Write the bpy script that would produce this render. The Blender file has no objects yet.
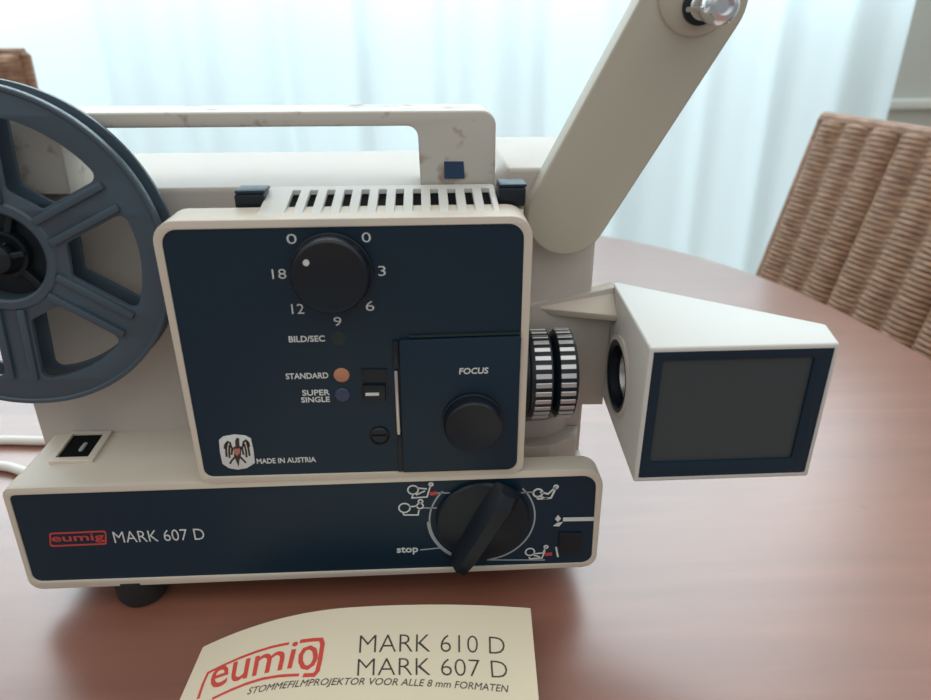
import bpy, bmesh, math, random
from mathutils import Vector, Matrix
from mathutils.geometry import tessellate_polygon
random.seed(7)
S = bpy.context.scene
COL = S.collection
PI = math.pi

# ------------------------------------------------------------------ camera, world, light, exposure
cam = bpy.data.cameras.new('camera')
cam.sensor_width = 36.0
cam.lens = 700.0 / 931.0 * 36.0
cam.clip_start = 0.01
cam.dof.use_dof = True
cam.dof.focus_distance = 0.33
cam.dof.aperture_fstop = 11.0
camo = bpy.data.objects.new('camera', cam)
COL.objects.link(camo)
camo.location = (0, 0, 1.0085)
camo.rotation_euler = (math.radians(65.0), 0, math.radians(-3.3))
S.camera = camo

W = bpy.data.worlds.new('world')
S.world = W
W.use_nodes = True
bg = W.node_tree.nodes['Background']
bg.inputs[1].default_value = 1.0
# room light: pale ceiling overhead, darker towards the walls and floor
_n = W.node_tree.nodes; _l = W.node_tree.links
_tc = _n.new('ShaderNodeTexCoord'); _sx = _n.new('ShaderNodeSeparateXYZ'); _cr = _n.new('ShaderNodeValToRGB')
_l.new(_tc.outputs['Generated'], _sx.inputs[0]); _l.new(_sx.outputs['Z'], _cr.inputs['Fac']); _l.new(_cr.outputs['Color'], bg.inputs[0])
_cr.color_ramp.elements[0].position = 0.0; _cr.color_ramp.elements[0].color = (0.27, 0.275, 0.275, 1)
_cr.color_ramp.elements[1].position = 1.0; _cr.color_ramp.elements[1].color = (1.38, 1.40, 1.36, 1)

def area(name, loc, target, sx, sy, power, color):
    d = bpy.data.lights.new(name, 'AREA')
    d.shape = 'RECTANGLE'; d.size = sx; d.size_y = sy
    d.energy = power; d.color = color
    o = bpy.data.objects.new(name, d); COL.objects.link(o)
    o.location = loc
    o.rotation_euler = (Vector(target) - Vector(loc)).to_track_quat('-Z', 'Y').to_euler()
    return o
area('daylight_outside', (-0.9, 3.3, 1.5), (-0.7, 1.9, 0.9), 4.2, 2.4, 83, (0.87, 0.97, 1.0))
area('upper_curtain_fill', (0.0, 1.80, 1.88), (0.0, 0.3, 1.3), 3.2, 1.5, 50, (0.82, 0.95, 1.0))  # added panel on the room side, standing in for the bright upper curtain

S.view_settings.view_transform = 'Standard'
S.view_settings.look = 'None'
S.view_settings.gamma = 1.0
S.view_settings.use_curve_mapping = False
S.view_settings.exposure = 0.0

# ------------------------------------------------------------------ materials
def lin(c):
    c = c / 255.0
    return c / 12.92 if c <= 0.04045 else ((c + 0.055) / 1.055) ** 2.4
def rgb(r, g, b): return (lin(r), lin(g), lin(b), 1.0)

def mat(name, col, rough=0.5, metal=0.0, spec=0.5, bump=0.0, bscale=400.0, vary=0.0, vscale=20.0):
    m = bpy.data.materials.new(name); m.use_nodes = True
    nt = m.node_tree; b = nt.nodes['Principled BSDF']
    b.inputs['Base Color'].default_value = col
    b.inputs['Roughness'].default_value = rough
    b.inputs['Metallic'].default_value = metal
    b.inputs['Specular IOR Level'].default_value = spec
    tc = nt.nodes.new('ShaderNodeTexCoord')
    if bump:
        n = nt.nodes.new('ShaderNodeTexNoise'); n.inputs['Scale'].default_value = bscale
        n.inputs['Detail'].default_value = 3
        bp = nt.nodes.new('ShaderNodeBump'); bp.inputs['Strength'].default_value = bump
        bp.inputs['Distance'].default_value = 0.0005
        nt.links.new(tc.outputs['Object'], n.inputs['Vector'])
        nt.links.new(n.outputs['Fac'], bp.inputs['Height'])
        nt.links.new(bp.outputs['Normal'], b.inputs['Normal'])
    if vary:
        n = nt.nodes.new('ShaderNodeTexNoise'); n.inputs['Scale'].default_value = vscale
        n.inputs['Detail'].default_value = 5
        r = nt.nodes.new('ShaderNodeValToRGB')
        r.color_ramp.elements[0].position = 0.3; r.color_ramp.elements[1].position = 0.7
        r.color_ramp.elements[0].color = tuple(c * (1 - vary) for c in col[:3]) + (1,)
        r.color_ramp.elements[1].color = tuple(min(1, c * (1 + vary)) for c in col[:3]) + (1,)
        nt.links.new(tc.outputs['Object'], n.inputs['Vector'])
        nt.links.new(n.outputs['Fac'], r.inputs['Fac'])
        nt.links.new(r.outputs['Color'], b.inputs['Base Color'])
    return m

M = {}
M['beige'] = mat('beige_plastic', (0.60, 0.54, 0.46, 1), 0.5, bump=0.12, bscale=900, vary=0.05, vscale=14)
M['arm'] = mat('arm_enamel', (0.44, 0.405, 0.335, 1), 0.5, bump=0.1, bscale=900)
M['grey_beige'] = mat('grey_painted_metal', (0.50, 0.46, 0.42, 1), 0.55, bump=0.1, bscale=900, vary=0.04, vscale=14)
M['white_plastic'] = mat('off_white_plastic', (0.59, 0.585, 0.555, 1), 0.45, bump=0.1, bscale=900)
M['panel'] = mat('black_panel', (0.0035, 0.0195, 0.038, 1), 0.42, spec=0.34, bump=0.05, bscale=1500)
M['black'] = mat('black_plastic', (0.006, 0.011, 0.018, 1), 0.36, spec=0.35)
M['recess'] = mat('dark_recess', (0.004, 0.005, 0.006, 1), 0.8, spec=0.1)
M['reel'] = mat('reel_plastic', (0.052, 0.080, 0.108, 1), 0.38, spec=0.45, bump=0.05, bscale=1200)
M['reel_dark'] = mat('reel_core_plastic', (0.010, 0.016, 0.022, 1), 0.5, spec=0.3)
M['chrome'] = mat('chrome', (0.75, 0.77, 0.80, 1), 0.14, 1.0)
M['steel'] = mat('brushed_steel', (0.55, 0.55, 0.56, 1), 0.35, 1.0)
M['print'] = mat('white_print', (0.62, 0.64, 0.64, 1), 0.6)
M['print_grey'] = mat('grey_print', (0.33, 0.36, 0.38, 1), 0.6)
M['red'] = mat('red_print', (0.50, 0.055, 0.05, 1), 0.6)
M['orange'] = mat('orange_button', (0.46, 0.20, 0.11, 1), 0.5)
M['blue'] = mat('blue_button', (0.02, 0.035, 0.09, 1), 0.3)
M['green_dark'] = mat('dark_green_dot', (0.006, 0.02, 0.022, 1), 0.5)
M['blue_sticker'] = mat('blue_sticker', (0.007, 0.035, 0.09, 1), 0.5)
M['screen'] = mat('projection_screen', (0.044, 0.056, 0.062, 1), 0.42, spec=0.35, bump=0.06, bscale=3000)
M['rubber'] = mat('black_rubber', (0.012, 0.012, 0.013, 1), 0.8)
M['cable'] = mat('white_cable', (0.72, 0.70, 0.66, 1), 0.35)
M['paper'] = mat('cream_paper', (0.80, 0.71, 0.54, 1), 0.62, vary=0.03, vscale=12)
M['eagle'] = mat('brown_black_ink', (0.045, 0.028, 0.022, 1), 0.6)
M['breast'] = mat('pale_red_ink', (0.45, 0.16, 0.13, 1), 0.6)
M['ink_red'] = mat('red_ink', (0.66, 0.075, 0.055, 1), 0.6)
M['ink_dark'] = mat('dark_ink', (0.055, 0.052, 0.045, 1), 0.6)
M['wall'] = mat('wall_paint', (0.50, 0.52, 0.48, 1), 0.85, bump=0.1, bscale=60)
M['trim'] = mat('trim_paint', (0.62, 0.64, 0.61, 1), 0.6)
M['floor'] = mat('floor_boards', (0.30, 0.20, 0.13, 1), 0.5, vary=0.2, vscale=3)
M['frame'] = mat('window_paint', (0.75, 0.76, 0.76, 1), 0.4)
M['table_leg'] = mat('table_leg_wood', (0.20, 0.075, 0.045, 1), 0.4, vary=0.2, vscale=6)

def mat_handle():
    m = mat('stained_handle_plastic', (0.66, 0.63, 0.57, 1), 0.45)
    nt = m.node_tree; b = nt.nodes['Principled BSDF']
    tc = nt.nodes.new('ShaderNodeTexCoord')
    n = nt.nodes.new('ShaderNodeTexNoise'); n.inputs['Scale'].default_value = 75; n.inputs['Detail'].default_value = 5
    r = nt.nodes.new('ShaderNodeValToRGB')
    r.color_ramp.elements[0].position = 0.57; r.color_ramp.elements[0].color = (0, 0, 0, 1)
    r.color_ramp.elements[1].position = 0.70; r.color_ramp.elements[1].color = (1, 1, 1, 1)
    mx = nt.nodes.new('ShaderNodeMix'); mx.data_type = 'RGBA'
    mx.inputs['A'].default_value = (0.52, 0.49, 0.44, 1); mx.inputs['B'].default_value = (0.22, 0.11, 0.08, 1)
    nt.links.new(tc.outputs['Object'], n.inputs['Vector'])
    nt.links.new(n.outputs['Fac'], r.inputs['Fac'])
    nt.links.new(r.outputs['Color'], mx.inputs['Factor'])
    nt.links.new(mx.outputs['Result'], b.inputs['Base Color'])
    return m
M['handle'] = mat_handle()

def mat_table():
    m = bpy.data.materials.new('reddish_wood'); m.use_nodes = True
    nt = m.node_tree; L = nt.links; b = nt.nodes['Principled BSDF']
    tc = nt.nodes.new('ShaderNodeTexCoord'); mp = nt.nodes.new('ShaderNodeMapping')
    mp.inputs['Rotation'].default_value = (0, 0, math.radians(-24))
    mp.inputs['Scale'].default_value = (3.0, 34.0, 10.0)
    L.new(tc.outputs['Object'], mp.inputs['Vector'])
    n = nt.nodes.new('ShaderNodeTexNoise'); n.inputs['Scale'].default_value = 1.6; n.inputs['Detail'].default_value = 7; n.inputs['Distortion'].default_value = 0.6
    L.new(mp.outputs['Vector'], n.inputs['Vector'])
    r = nt.nodes.new('ShaderNodeValToRGB')
    r.color_ramp.elements[0].position = 0.3; r.color_ramp.elements[0].color = (0.20, 0.072, 0.045, 1)
    r.color_ramp.elements[1].position = 0.7; r.color_ramp.elements[1].color = (0.27, 0.105, 0.066, 1)
    L.new(n.outputs['Fac'], r.inputs['Fac'])
    # small dark dents in the varnish
    v = nt.nodes.new('ShaderNodeTexNoise'); v.inputs['Scale'].default_value = 38; v.inputs['Detail'].default_value = 2
    L.new(tc.outputs['Object'], v.inputs['Vector'])
    vr = nt.nodes.new('ShaderNodeValToRGB')
    vr.color_ramp.elements[0].position = 0.765; vr.color_ramp.elements[0].color = (0, 0, 0, 1)
    vr.color_ramp.elements[1].position = 0.80; vr.color_ramp.elements[1].color = (1, 1, 1, 1)
    L.new(v.outputs['Fac'], vr.inputs['Fac'])
    mx = nt.nodes.new('ShaderNodeMix'); mx.data_type = 'RGBA'
    mx.inputs['B'].default_value = (0.09, 0.045, 0.03, 1)
    L.new(vr.outputs['Color'], mx.inputs['Factor']); L.new(r.outputs['Color'], mx.inputs['A'])
    L.new(mx.outputs['Result'], b.inputs['Base Color'])
    b.inputs['Coat Weight'].default_value = 1.0
    b.inputs['Coat Roughness'].default_value = 0.30
    b.inputs['Roughness'].default_value = 0.38
    b.inputs['Specular IOR Level'].default_value = 1.0
    bp = nt.nodes.new('ShaderNodeBump'); bp.inputs['Strength'].default_value = 0.06; bp.inputs['Distance'].default_value = 0.001
    L.new(n.outputs['Fac'], bp.inputs['Height']); L.new(bp.outputs['Normal'], b.inputs['Normal'])
    return m
M['table'] = mat_table()

def mat_curtain():
    m = bpy.data.materials.new('sheer_curtain'); m.use_nodes = True
    nt = m.node_tree; L = nt.links
    nt.nodes.remove(nt.nodes['Principled BSDF'])
    out = nt.nodes['Material Output']
    d = nt.nodes.new('ShaderNodeBsdfDiffuse'); d.inputs[0].default_value = (0.80, 0.84, 0.85, 1)
    t = nt.nodes.new('ShaderNodeBsdfTranslucent'); t.inputs[0].default_value = (0.76, 0.865, 0.91, 1)
    a = nt.nodes.new('ShaderNodeMixShader'); a.inputs[0].default_value = 0.6
    L.new(d.outputs[0], a.inputs[1]); L.new(t.outputs[0], a.inputs[2])
    L.new(a.outputs[0], out.inputs['Surface'])
    return m
M['curtain'] = mat_curtain()

def mat_glass():
    m = bpy.data.materials.new('window_glass'); m.use_nodes = True
    nt = m.node_tree; L = nt.links
    nt.nodes.remove(nt.nodes['Principled BSDF'])
    t = nt.nodes.new('ShaderNodeBsdfTransparent'); t.inputs[0].default_value = (0.95, 0.98, 0.98, 1)
    g = nt.nodes.new('ShaderNodeBsdfGlossy'); g.inputs['Roughness'].default_value = 0.02
    a = nt.nodes.new('ShaderNodeMixShader'); a.inputs[0].default_value = 0.06
    L.new(t.outputs[0], a.inputs[1]); L.new(g.outputs[0], a.inputs[2])
    L.new(a.outputs[0], nt.nodes['Material Output'].inputs['Surface'])
    return m
M['glass'] = mat_glass()

def mat_wicker(name, c0, c1):
    m = mat(name, c0, 0.55)
    nt = m.node_tree; L = nt.links; b = nt.nodes['Principled BSDF']
    tc = nt.nodes.new('ShaderNodeTexCoord')
    n = nt.nodes.new('ShaderNodeTexNoise'); n.inputs['Scale'].default_value = 55; n.inputs['Detail'].default_value = 4
    mp = nt.nodes.new('ShaderNodeMapping'); mp.inputs['Scale'].default_value = (1, 1, 4)
    r = nt.nodes.new('ShaderNodeValToRGB')
    r.color_ramp.elements[0].position = 0.3; r.color_ramp.elements[0].color = c0
    r.color_ramp.elements[1].position = 0.7; r.color_ramp.elements[1].color = c1
    L.new(tc.outputs['Object'], mp.inputs['Vector']); L.new(mp.outputs['Vector'], n.inputs['Vector'])
    L.new(n.outputs['Fac'], r.inputs['Fac']); L.new(r.outputs['Color'], b.inputs['Base Color'])
    return m
M['wicker'] = mat_wicker('brown_wicker', (0.17, 0.085, 0.048, 1), (0.36, 0.21, 0.125, 1))

# ------------------------------------------------------------------ building helpers
def finish(name, bm, m, parent=None, angle=32, loc=None):
    """link a bmesh (world coordinates) as one object with its origin at its own middle"""
    bmesh.ops.recalc_face_normals(bm, faces=bm.faces)
    vs = [v.co for v in bm.verts]
    if loc is None:
        lo = Vector([min(v[i] for v in vs) for i in range(3)]); hi = Vector([max(v[i] for v in vs) for i in range(3)])
        loc = (lo + hi) / 2
        if parent is None: loc.z = lo.z
    loc = Vector(loc)
    bmesh.ops.translate(bm, verts=bm.verts, vec=-loc)
    me = bpy.data.meshes.new(name); bm.to_mesh(me); bm.free()
    me.materials.append(m)
    for p in me.polygons: p.use_smooth = True
    me.set_sharp_from_angle(angle=math.radians(angle))
    o = bpy.data.objects.new(name, me); COL.objects.link(o)
    wp = Vector((0, 0, 0)); p = parent
    while p is not None: wp += p.location; p = p.parent
    o.location = loc - wp
    if parent is not None: o.parent = parent
    return o

def thing(name, loc, label, cat, group=None):
    o = bpy.data.objects.new(name, None); COL.objects.link(o); o.location = loc
    o.empty_display_size = 0.05
    return tag(o, label, cat, group)
def tag(o, label, cat, group=None):
    o['label'] = label; o['category'] = cat
    if group: o['group'] = group
    return o
def structure(o): o['kind'] = 'structure'; return o

FRONT = lambda a, b, c: Vector((a, c, b))          # outline in x,z ; depth along y
TOP = lambda a, b, c: Vector((a, b, c))            # outline in x,y ; depth along z
SIDE = lambda a, b, c: Vector((c, a, b))           # outline in y,z ; depth along x

def rp(pts, rad, n=6):
    """polygon with rounded corners"""
    if not isinstance(rad, (list, tuple)): rad = [rad] * len(pts)
    out = []
    N = len(pts)
    for i in range(N):
        p = Vector(pts[i][:2]).to_2d(); a = Vector(pts[i - 1][:2]); b = Vector(pts[(i + 1) % N][:2]); r = rad[i]
        if r <= 0: out.append((p.x, p.y)); continue
        u = (a - p).normalized(); v = (b - p).normalized()
        ang = u.angle(v); t = r / math.tan(ang / 2)
        t = min(t, (a - p).length * 0.49, (b - p).length * 0.49); rr = t * math.tan(ang / 2)
        c = p + (u + v).normalized() * (rr / math.sin(ang / 2))
        s = p + u * t - c; e = p + v * t - c
        a0 = math.atan2(s.y, s.x); d = math.atan2(e.y, e.x) - a0
        while d > PI: d -= 2 * PI
        while d < -PI: d += 2 * PI
        for k in range(n + 1):
            q = a0 + d * k / n
            out.append((c.x + rr * math.cos(q), c.y + rr * math.sin(q)))
    return out
def rect(x0, x1, y0, y1): return [(x0, y0), (x1, y0), (x1, y1), (x0, y1)]
def circ(cx, cy, r, n=48, a0=0): return [(cx + r * math.cos(a0 + 2 * PI * k / n), cy + r * math.sin(a0 + 2 * PI * k / n)) for k in range(n)]

def plate(bm, loops, d0, d1, f=FRONT, bevel=0.0, seg=2, both=True):
    """extruded outline with optional holes; d0 is the near cap, bevelled"""
    b2 = bmesh.new()
    rings = []
    for lp in loops:
        rings.append(([b2.verts.new(f(a, b, d0)) for a, b in lp], [b2.verts.new(f(a, b, d1)) for a, b in lp]))
    for A, B in rings:
        n = len(A)
        for i in range(n): b2.faces.new((A[i], A[(i + 1) % n], B[(i + 1) % n], B[i]))
    caps = []
    for k in (0, 1):
        if len(loops) == 1:
            caps.append(b2.faces.new(rings[0][k]))
        else:
            flat = [v for r in rings for v in r[k]]
            tris = tessellate_polygon([[Vector((a, b, 0)) for a, b in lp] for lp in loops])
            for t in tris:
                try: b2.faces.new([flat[i] for i in t])
                except ValueError: pass
    bmesh.ops.recalc_face_normals(b2, faces=b2.faces)
    if bevel:
        es = set()
        for A, B in rings:
            for R_ in ((A, B) if both else (A,)):
                for i in range(len(R_)):
                    e = b2.edges.get((R_[i], R_[(i + 1) % len(R_)]))
                    if e: es.add(e)
        bmesh.ops.bevel(b2, geom=list(es), offset=bevel, segments=seg, affect='EDGES', profile=0.5, clamp_overlap=True)
    merge(bm, b2)

def merge(bm, b2):
    me = bpy.data.meshes.new('tmp'); b2.to_mesh(me); b2.free()
    bm.from_mesh(me); bpy.data.meshes.remove(me)

def lathe(bm, prof, center, axis, n=48, closed=True):
    """prof: list of (radius, distance along axis)"""
    b2 = bmesh.new()
    ax = Vector(axis).normalized(); q = Vector((0, 0, 1)).rotation_difference(ax)
    c = Vector(center); rings = []
    for r, h in prof:
        if r < 1e-7: rings.append([b2.verts.new(c + ax * h)])
        else: rings.append([b2.verts.new(c + q @ Vector((r * math.cos(2 * PI * k / n), r * math.sin(2 * PI * k / n), h))) for k in range(n)])
    for A, B in zip(rings, rings[1:]):
        for k in range(n):
            k2 = (k + 1) % n
            if len(A) == 1 and len(B) == 1: continue
            if len(A) == 1: b2.faces.new((A[0], B[k], B[k2]))
            elif len(B) == 1: b2.faces.new((A[k], B[0], A[k2]))
            else: b2.faces.new((A[k], B[k], B[k2], A[k2]))
    bmesh.ops.recalc_face_normals(b2, faces=b2.faces)
    merge(bm, b2)

def box(bm, x0, x1, y0, y1, z0, z1, bevel=0.0, seg=2, xf=None):
    b2 = bmesh.new()
    bmesh.ops.create_cube(b2, size=1.0)
    for v in b2.verts:
        v.co = Vector((x0 + (v.co.x + .5) * (x1 - x0), y0 + (v.co.y + .5) * (y1 - y0), z0 + (v.co.z + .5) * (z1 - z0)))
    if bevel: bmesh.ops.bevel(b2, geom=list(b2.edges), offset=bevel, segments=seg, affect='EDGES', profile=0.5, clamp_overlap=True)
    if xf is not None: bmesh.ops.transform(b2, matrix=xf, verts=b2.verts)
    merge(bm, b2)

def tube(bm, pts, r, n=12):
    b2 = bmesh.new()
    P = [Vector(p) for p in pts]; rings = []
    for i, p in enumerate(P):
        t = (P[min(i + 1, len(P) - 1)] - P[max(i - 1, 0)]).normalized()
        u = t.cross(Vector((0, 0, 1)))
        if u.length < 1e-4: u = t.cross(Vector((1, 0, 0)))
        u.normalize(); v = u.cross(t)
        rings.append([b2.verts.new(p + (u * math.cos(2 * PI * k / n) + v * math.sin(2 * PI * k / n)) * r) for k in range(n)])
    for A, B in zip(rings, rings[1:]):
        for k in range(n): b2.faces.new((A[k], A[(k + 1) % n], B[(k + 1) % n], B[k]))
    b2.faces.new(rings[0]); b2.faces.new(rings[-1])
    merge(bm, b2)

def bez(pts, n=10):
    """Catmull-Rom through the points"""
    P = [Vector(p) for p in pts]; out = []
    for i in range(len(P) - 1):
        a = P[max(i - 1, 0)]; b = P[i]; c = P[i + 1]; d = P[min(i + 2, len(P) - 1)]
        for k in range(n):
            t = k / n
            out.append(0.5 * ((2 * b) + (c - a) * t + (2 * a - 5 * b + 4 * c - d) * t * t + (3 * b - a - 3 * c + d) * t ** 3))
    out.append(P[-1]); return out

def strokes(bm, lines, w, f, D0, D1):
    """flat printed lines: each polyline as a ribbon with round joints"""
    for ln in lines:
        P = [Vector(p) for p in ln]; n = len(P); closed = (P[0] - P[-1]).length < 1e-7
        if closed: P = P[:-1]; n -= 1
        Lf, Rt = [], []
        for i in range(n):
            a = P[i - 1] if (closed or i > 0) else None; b = P[(i + 1) % n] if (closed or i < n - 1) else None
            d1 = (P[i] - a).normalized() if a is not None else None; d2 = (b - P[i]).normalized() if b is not None else None
            if d1 is None: d1 = d2
            if d2 is None: d2 = d1
            n1 = Vector((-d1.y, d1.x)); n2 = Vector((-d2.y, d2.x)); m = n1 + n2
            m = n1 if m.length < 0.3 else m.normalized()
            k = min(1.0 / max(m.dot(n1), 0.4), 2.0) * w / 2
            Lf.append(tuple(P[i] + m * k)); Rt.append(tuple(P[i] - m * k))
        b2 = bmesh.new()
        V = [[b2.verts.new(f(q[0], q[1], D0)) for q in Lf], [b2.verts.new(f(q[0], q[1], D0)) for q in Rt],
            [b2.verts.new(f(q[0], q[1], D1)) for q in Rt], [b2.verts.new(f(q[0], q[1], D1)) for q in Lf]]
        for i in range(n if closed else n - 1):
            k = (i + 1) % n
            for q in range(4): b2.faces.new((V[q][i], V[q][k], V[(q + 1) % 4][k], V[(q + 1) % 4][i]))
        if not closed:
            b2.faces.new([V[q][0] for q in range(4)]); b2.faces.new([V[q][n - 1] for q in (3, 2, 1, 0)])
        bmesh.ops.recalc_face_normals(b2, faces=b2.faces)
        merge(bm, b2)
def arc(cx, cy, r, a0, a1, n=24):
    return [(cx + r * math.cos(math.radians(a0 + (a1 - a0) * k / n)), cy + r * math.sin(math.radians(a0 + (a1 - a0) * k / n))) for k in range(n + 1)]

def text_bm(s, x0, y0, x1, y1, f, d0, d1, weight=0.0, shear=0.0):
    """lettering fitted to the box x0..x1, y0..y1 of an outline plane"""
    cu = bpy.data.curves.new('t', 'FONT'); cu.body = s; cu.size = 1.0; cu.offset = weight; cu.shear = shear
    cu.resolution_u = 3; cu.extrude = 0.5
    ob = bpy.data.objects.new('t', cu)
    me = bpy.data.meshes.new_from_object(ob)
    bpy.data.objects.remove(ob); bpy.data.curves.remove(cu)
    b2 = bmesh.new(); b2.from_mesh(me); bpy.data.meshes.remove(me)
    bmesh.ops.remove_doubles(b2, verts=b2.verts, dist=1e-5)
    X = [v.co.x for v in b2.verts]; Y = [v.co.y for v in b2.verts]
    mx, my, sx, sy = min(X), min(Y), max(X) - min(X), max(Y) - min(Y)
    for v in b2.verts:
        a = x0 + (v.co.x - mx) / sx * (x1 - x0); b = y0 + (v.co.y - my) / sy * (y1 - y0)
        v.co = f(a, b, d0 if v.co.z > 0 else d1)
    return b2
def lettering(s, quad, parent, m, d0, name='lettering', weight=0.0, shear=0.0):
    """quad: lower-left and upper-right corner in x,z"""
    (x0, z0), (x1, z1) = quad
    return finish(name, text_bm(s, x0, z0, x1, z1, FRONT, d0 - 0.00015, d0 + 0.0001, weight, shear), m, parent)

# ------------------------------------------------------------------ the room
bm = bmesh.new(); box(bm, -3.2, 2.6, -0.8, 2.2, -0.05, 0.0)
structure(finish('floor', bm, M['floor']))
WY0, WY1 = 2.06, 2.2
bm = bmesh.new()
plate(bm, [rect(-3.2, 2.6, 0.0, 2.7), rect(-2.5, 1.24, 0.12, 2.45)], WY0, WY1)
structure(finish('wall_back', bm, M['wall']))
bm = bmesh.new(); box(bm, 1.30, 2.6, WY0 - 0.022, WY0, 0.785, 0.812, 0.004)
structure(finish('trim_1', bm, M['trim']))
bm = bmesh.new(); box(bm, 1.30, 2.6, WY0 - 0.014, WY0, 0.0, 0.10, 0.004)
structure(finish('baseboard_back', bm, M['trim']))
bm = bmesh.new()
plate(bm, [rect(-2.5, 1.24, 0.12, 2.45), rect(-2.43, -0.66, 0.19, 2.38), rect(-0.60, 1.17, 0.19, 2.38)], WY0 + 0.03, WY1 - 0.03)
win = structure(finish('window_1', bm, M['frame']))
bm = bmesh.new(); box(bm, -2.43, -0.66, 2.125, 2.131, 0.19, 2.38); box(bm, -0.60, 1.17, 2.125, 2.131, 0.19, 2.38)
finish('window_pane', bm, M['glass'], win)

# curtain: one sheer cloth in irregular pleats
def fold(x):
    return (0.034 * math.sin(x * 14.0 + 0.9 * math.sin(x * 3.1)) + 0.019 * math.sin(x * 29.0 + 1.5 * math.sin(x * 5.3 + 1))
            + 0.0055 * math.sin(x * 67.0 + 2.0 * math.sin(x * 2.2)))
bm = bmesh.new()
NX, NZ = 900, 12
grid = []
for i in range(NX + 1):
    row = []
    x = -2.60 + (1.232 + 2.60) * i / NX
    for j in range(NZ + 1):
        z = 0.012 + 2.5 * j / NZ
        row.append(bm.verts.new((x + 0.008 * math.sin(x * 29 + z * 1.3), 1.90 + fold(x + 0.012 * math.sin(z * 2.0)) * (1.0 - 0.12 * z), z)))
    grid.append(row)
for i in range(NX):
    for j in range(NZ): bm.faces.new((grid[i][j], grid[i + 1][j], grid[i + 1][j + 1], grid[i][j + 1]))
tag(finish('curtain', bm, M['curtain'], angle=180), 'white sheer pleated curtain hanging across the whole window', 'curtain')

# ------------------------------------------------------------------ table
def superellipse(cx, cy, a, b, n, N=128):
    out = []
    for k in range(N):
        t = 2 * PI * k / N; c, s = math.cos(t), math.sin(t)
        out.append((cx + a * math.copysign(abs(c) ** (2 / n), c), cy + b * math.copysign(abs(s) ** (2 / n), s)))
    return out
tab = thing('dining_table', (-0.3, 0.3, 0), 'reddish brown varnished wooden table with rounded corners under the projector', 'table')
bm = bmesh.new(); plate(bm, [superellipse(-0.3, 0.3, 0.735, 0.72, 3.0)], 0.75, 0.722, TOP, 0.006, 3)
finish('tabletop', bm, M['table'], tab)
bm = bmesh.new(); plate(bm, [superellipse(-0.3, 0.3, 0.62, 0.60, 3.4), superellipse(-0.3, 0.3, 0.595, 0.575, 3.4)], 0.722, 0.64, TOP)
finish('apron', bm, M['table_leg'], tab)
bm = bmesh.new()
lathe(bm, [(0, 0.03), (0.06, 0.03), (0.07, 0.10), (0.045, 0.25), (0.05, 0.5), (0.08, 0.66), (0.10, 0.722), (0, 0.722)], (-0.3, 0.3, 0), (0, 0, 1), 32)
finish('pedestal', bm, M['table_leg'], tab)
bm = bmesh.new(); lathe(bm, [(0, 0), (0.24, 0), (0.24, 0.02), (0.20, 0.035), (0.06, 0.05), (0, 0.05)], (-0.3, 0.3, 0), (0, 0, 1), 48)
finish('foot_plate', bm, M['table_leg'], tab)

# ------------------------------------------------------------------ wicker chairs
def wicker_panel(w, h, thick, rib, strand):
    """upright woven panel, local x across, z up, front towards -y; closed, with rounded ends"""
    bm = bmesh.new()
    nx = int(w / rib) * 8; nz = int(h / strand) * 4
    F, B = [], []
    for i in range(nx + 1):
        x = -w / 2 + w * i / nx
        e = min(x + w / 2, w / 2 - x)
        rr = abs(math.sin(PI * (x + w / 2) / rib)) ** 0.6
        fr, bk = [], []
        for j in range(nz + 1):
            z = h * j / nz
            k = int((x + w / 2) / rib)
            st = abs(math.sin(PI * z / strand + (0.5 * PI if k % 2 else 0.0)))
            t = min(e, h - z, z + 0.02)
            rnd = 1 - math.sqrt(max(0.0, 1 - (1 - min(t / (thick * 0.5), 1)) ** 2))
            y = -thick / 2 * (1 - rnd) - (rr * 0.0105 + st * 0.0026) * (1 - rnd)
            fr.append(bm.verts.new((x, y, z)))
            bk.append(bm.verts.new((x, -y, z)))
        F.append(fr); B.append(bk)
    for i in range(nx):
        for j in range(nz):
            bm.faces.new((F[i][j], F[i + 1][j], F[i + 1][j + 1], F[i][j + 1]))
            bm.faces.new((B[i][j], B[i][j + 1], B[i + 1][j + 1], B[i + 1][j]))
    for i in range(nx):
        bm.faces.new((F[i][0], B[i][0], B[i + 1][0], F[i + 1][0])); bm.faces.new((F[i][nz], F[i + 1][nz], B[i + 1][nz], B[i][nz]))
    for j in range(nz):
        bm.faces.new((F[0][j], F[0][j + 1], B[0][j + 1], B[0][j])); bm.faces.new((F[nx][j], B[nx][j], B[nx][j + 1], F[nx][j + 1]))
    return bm

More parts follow.
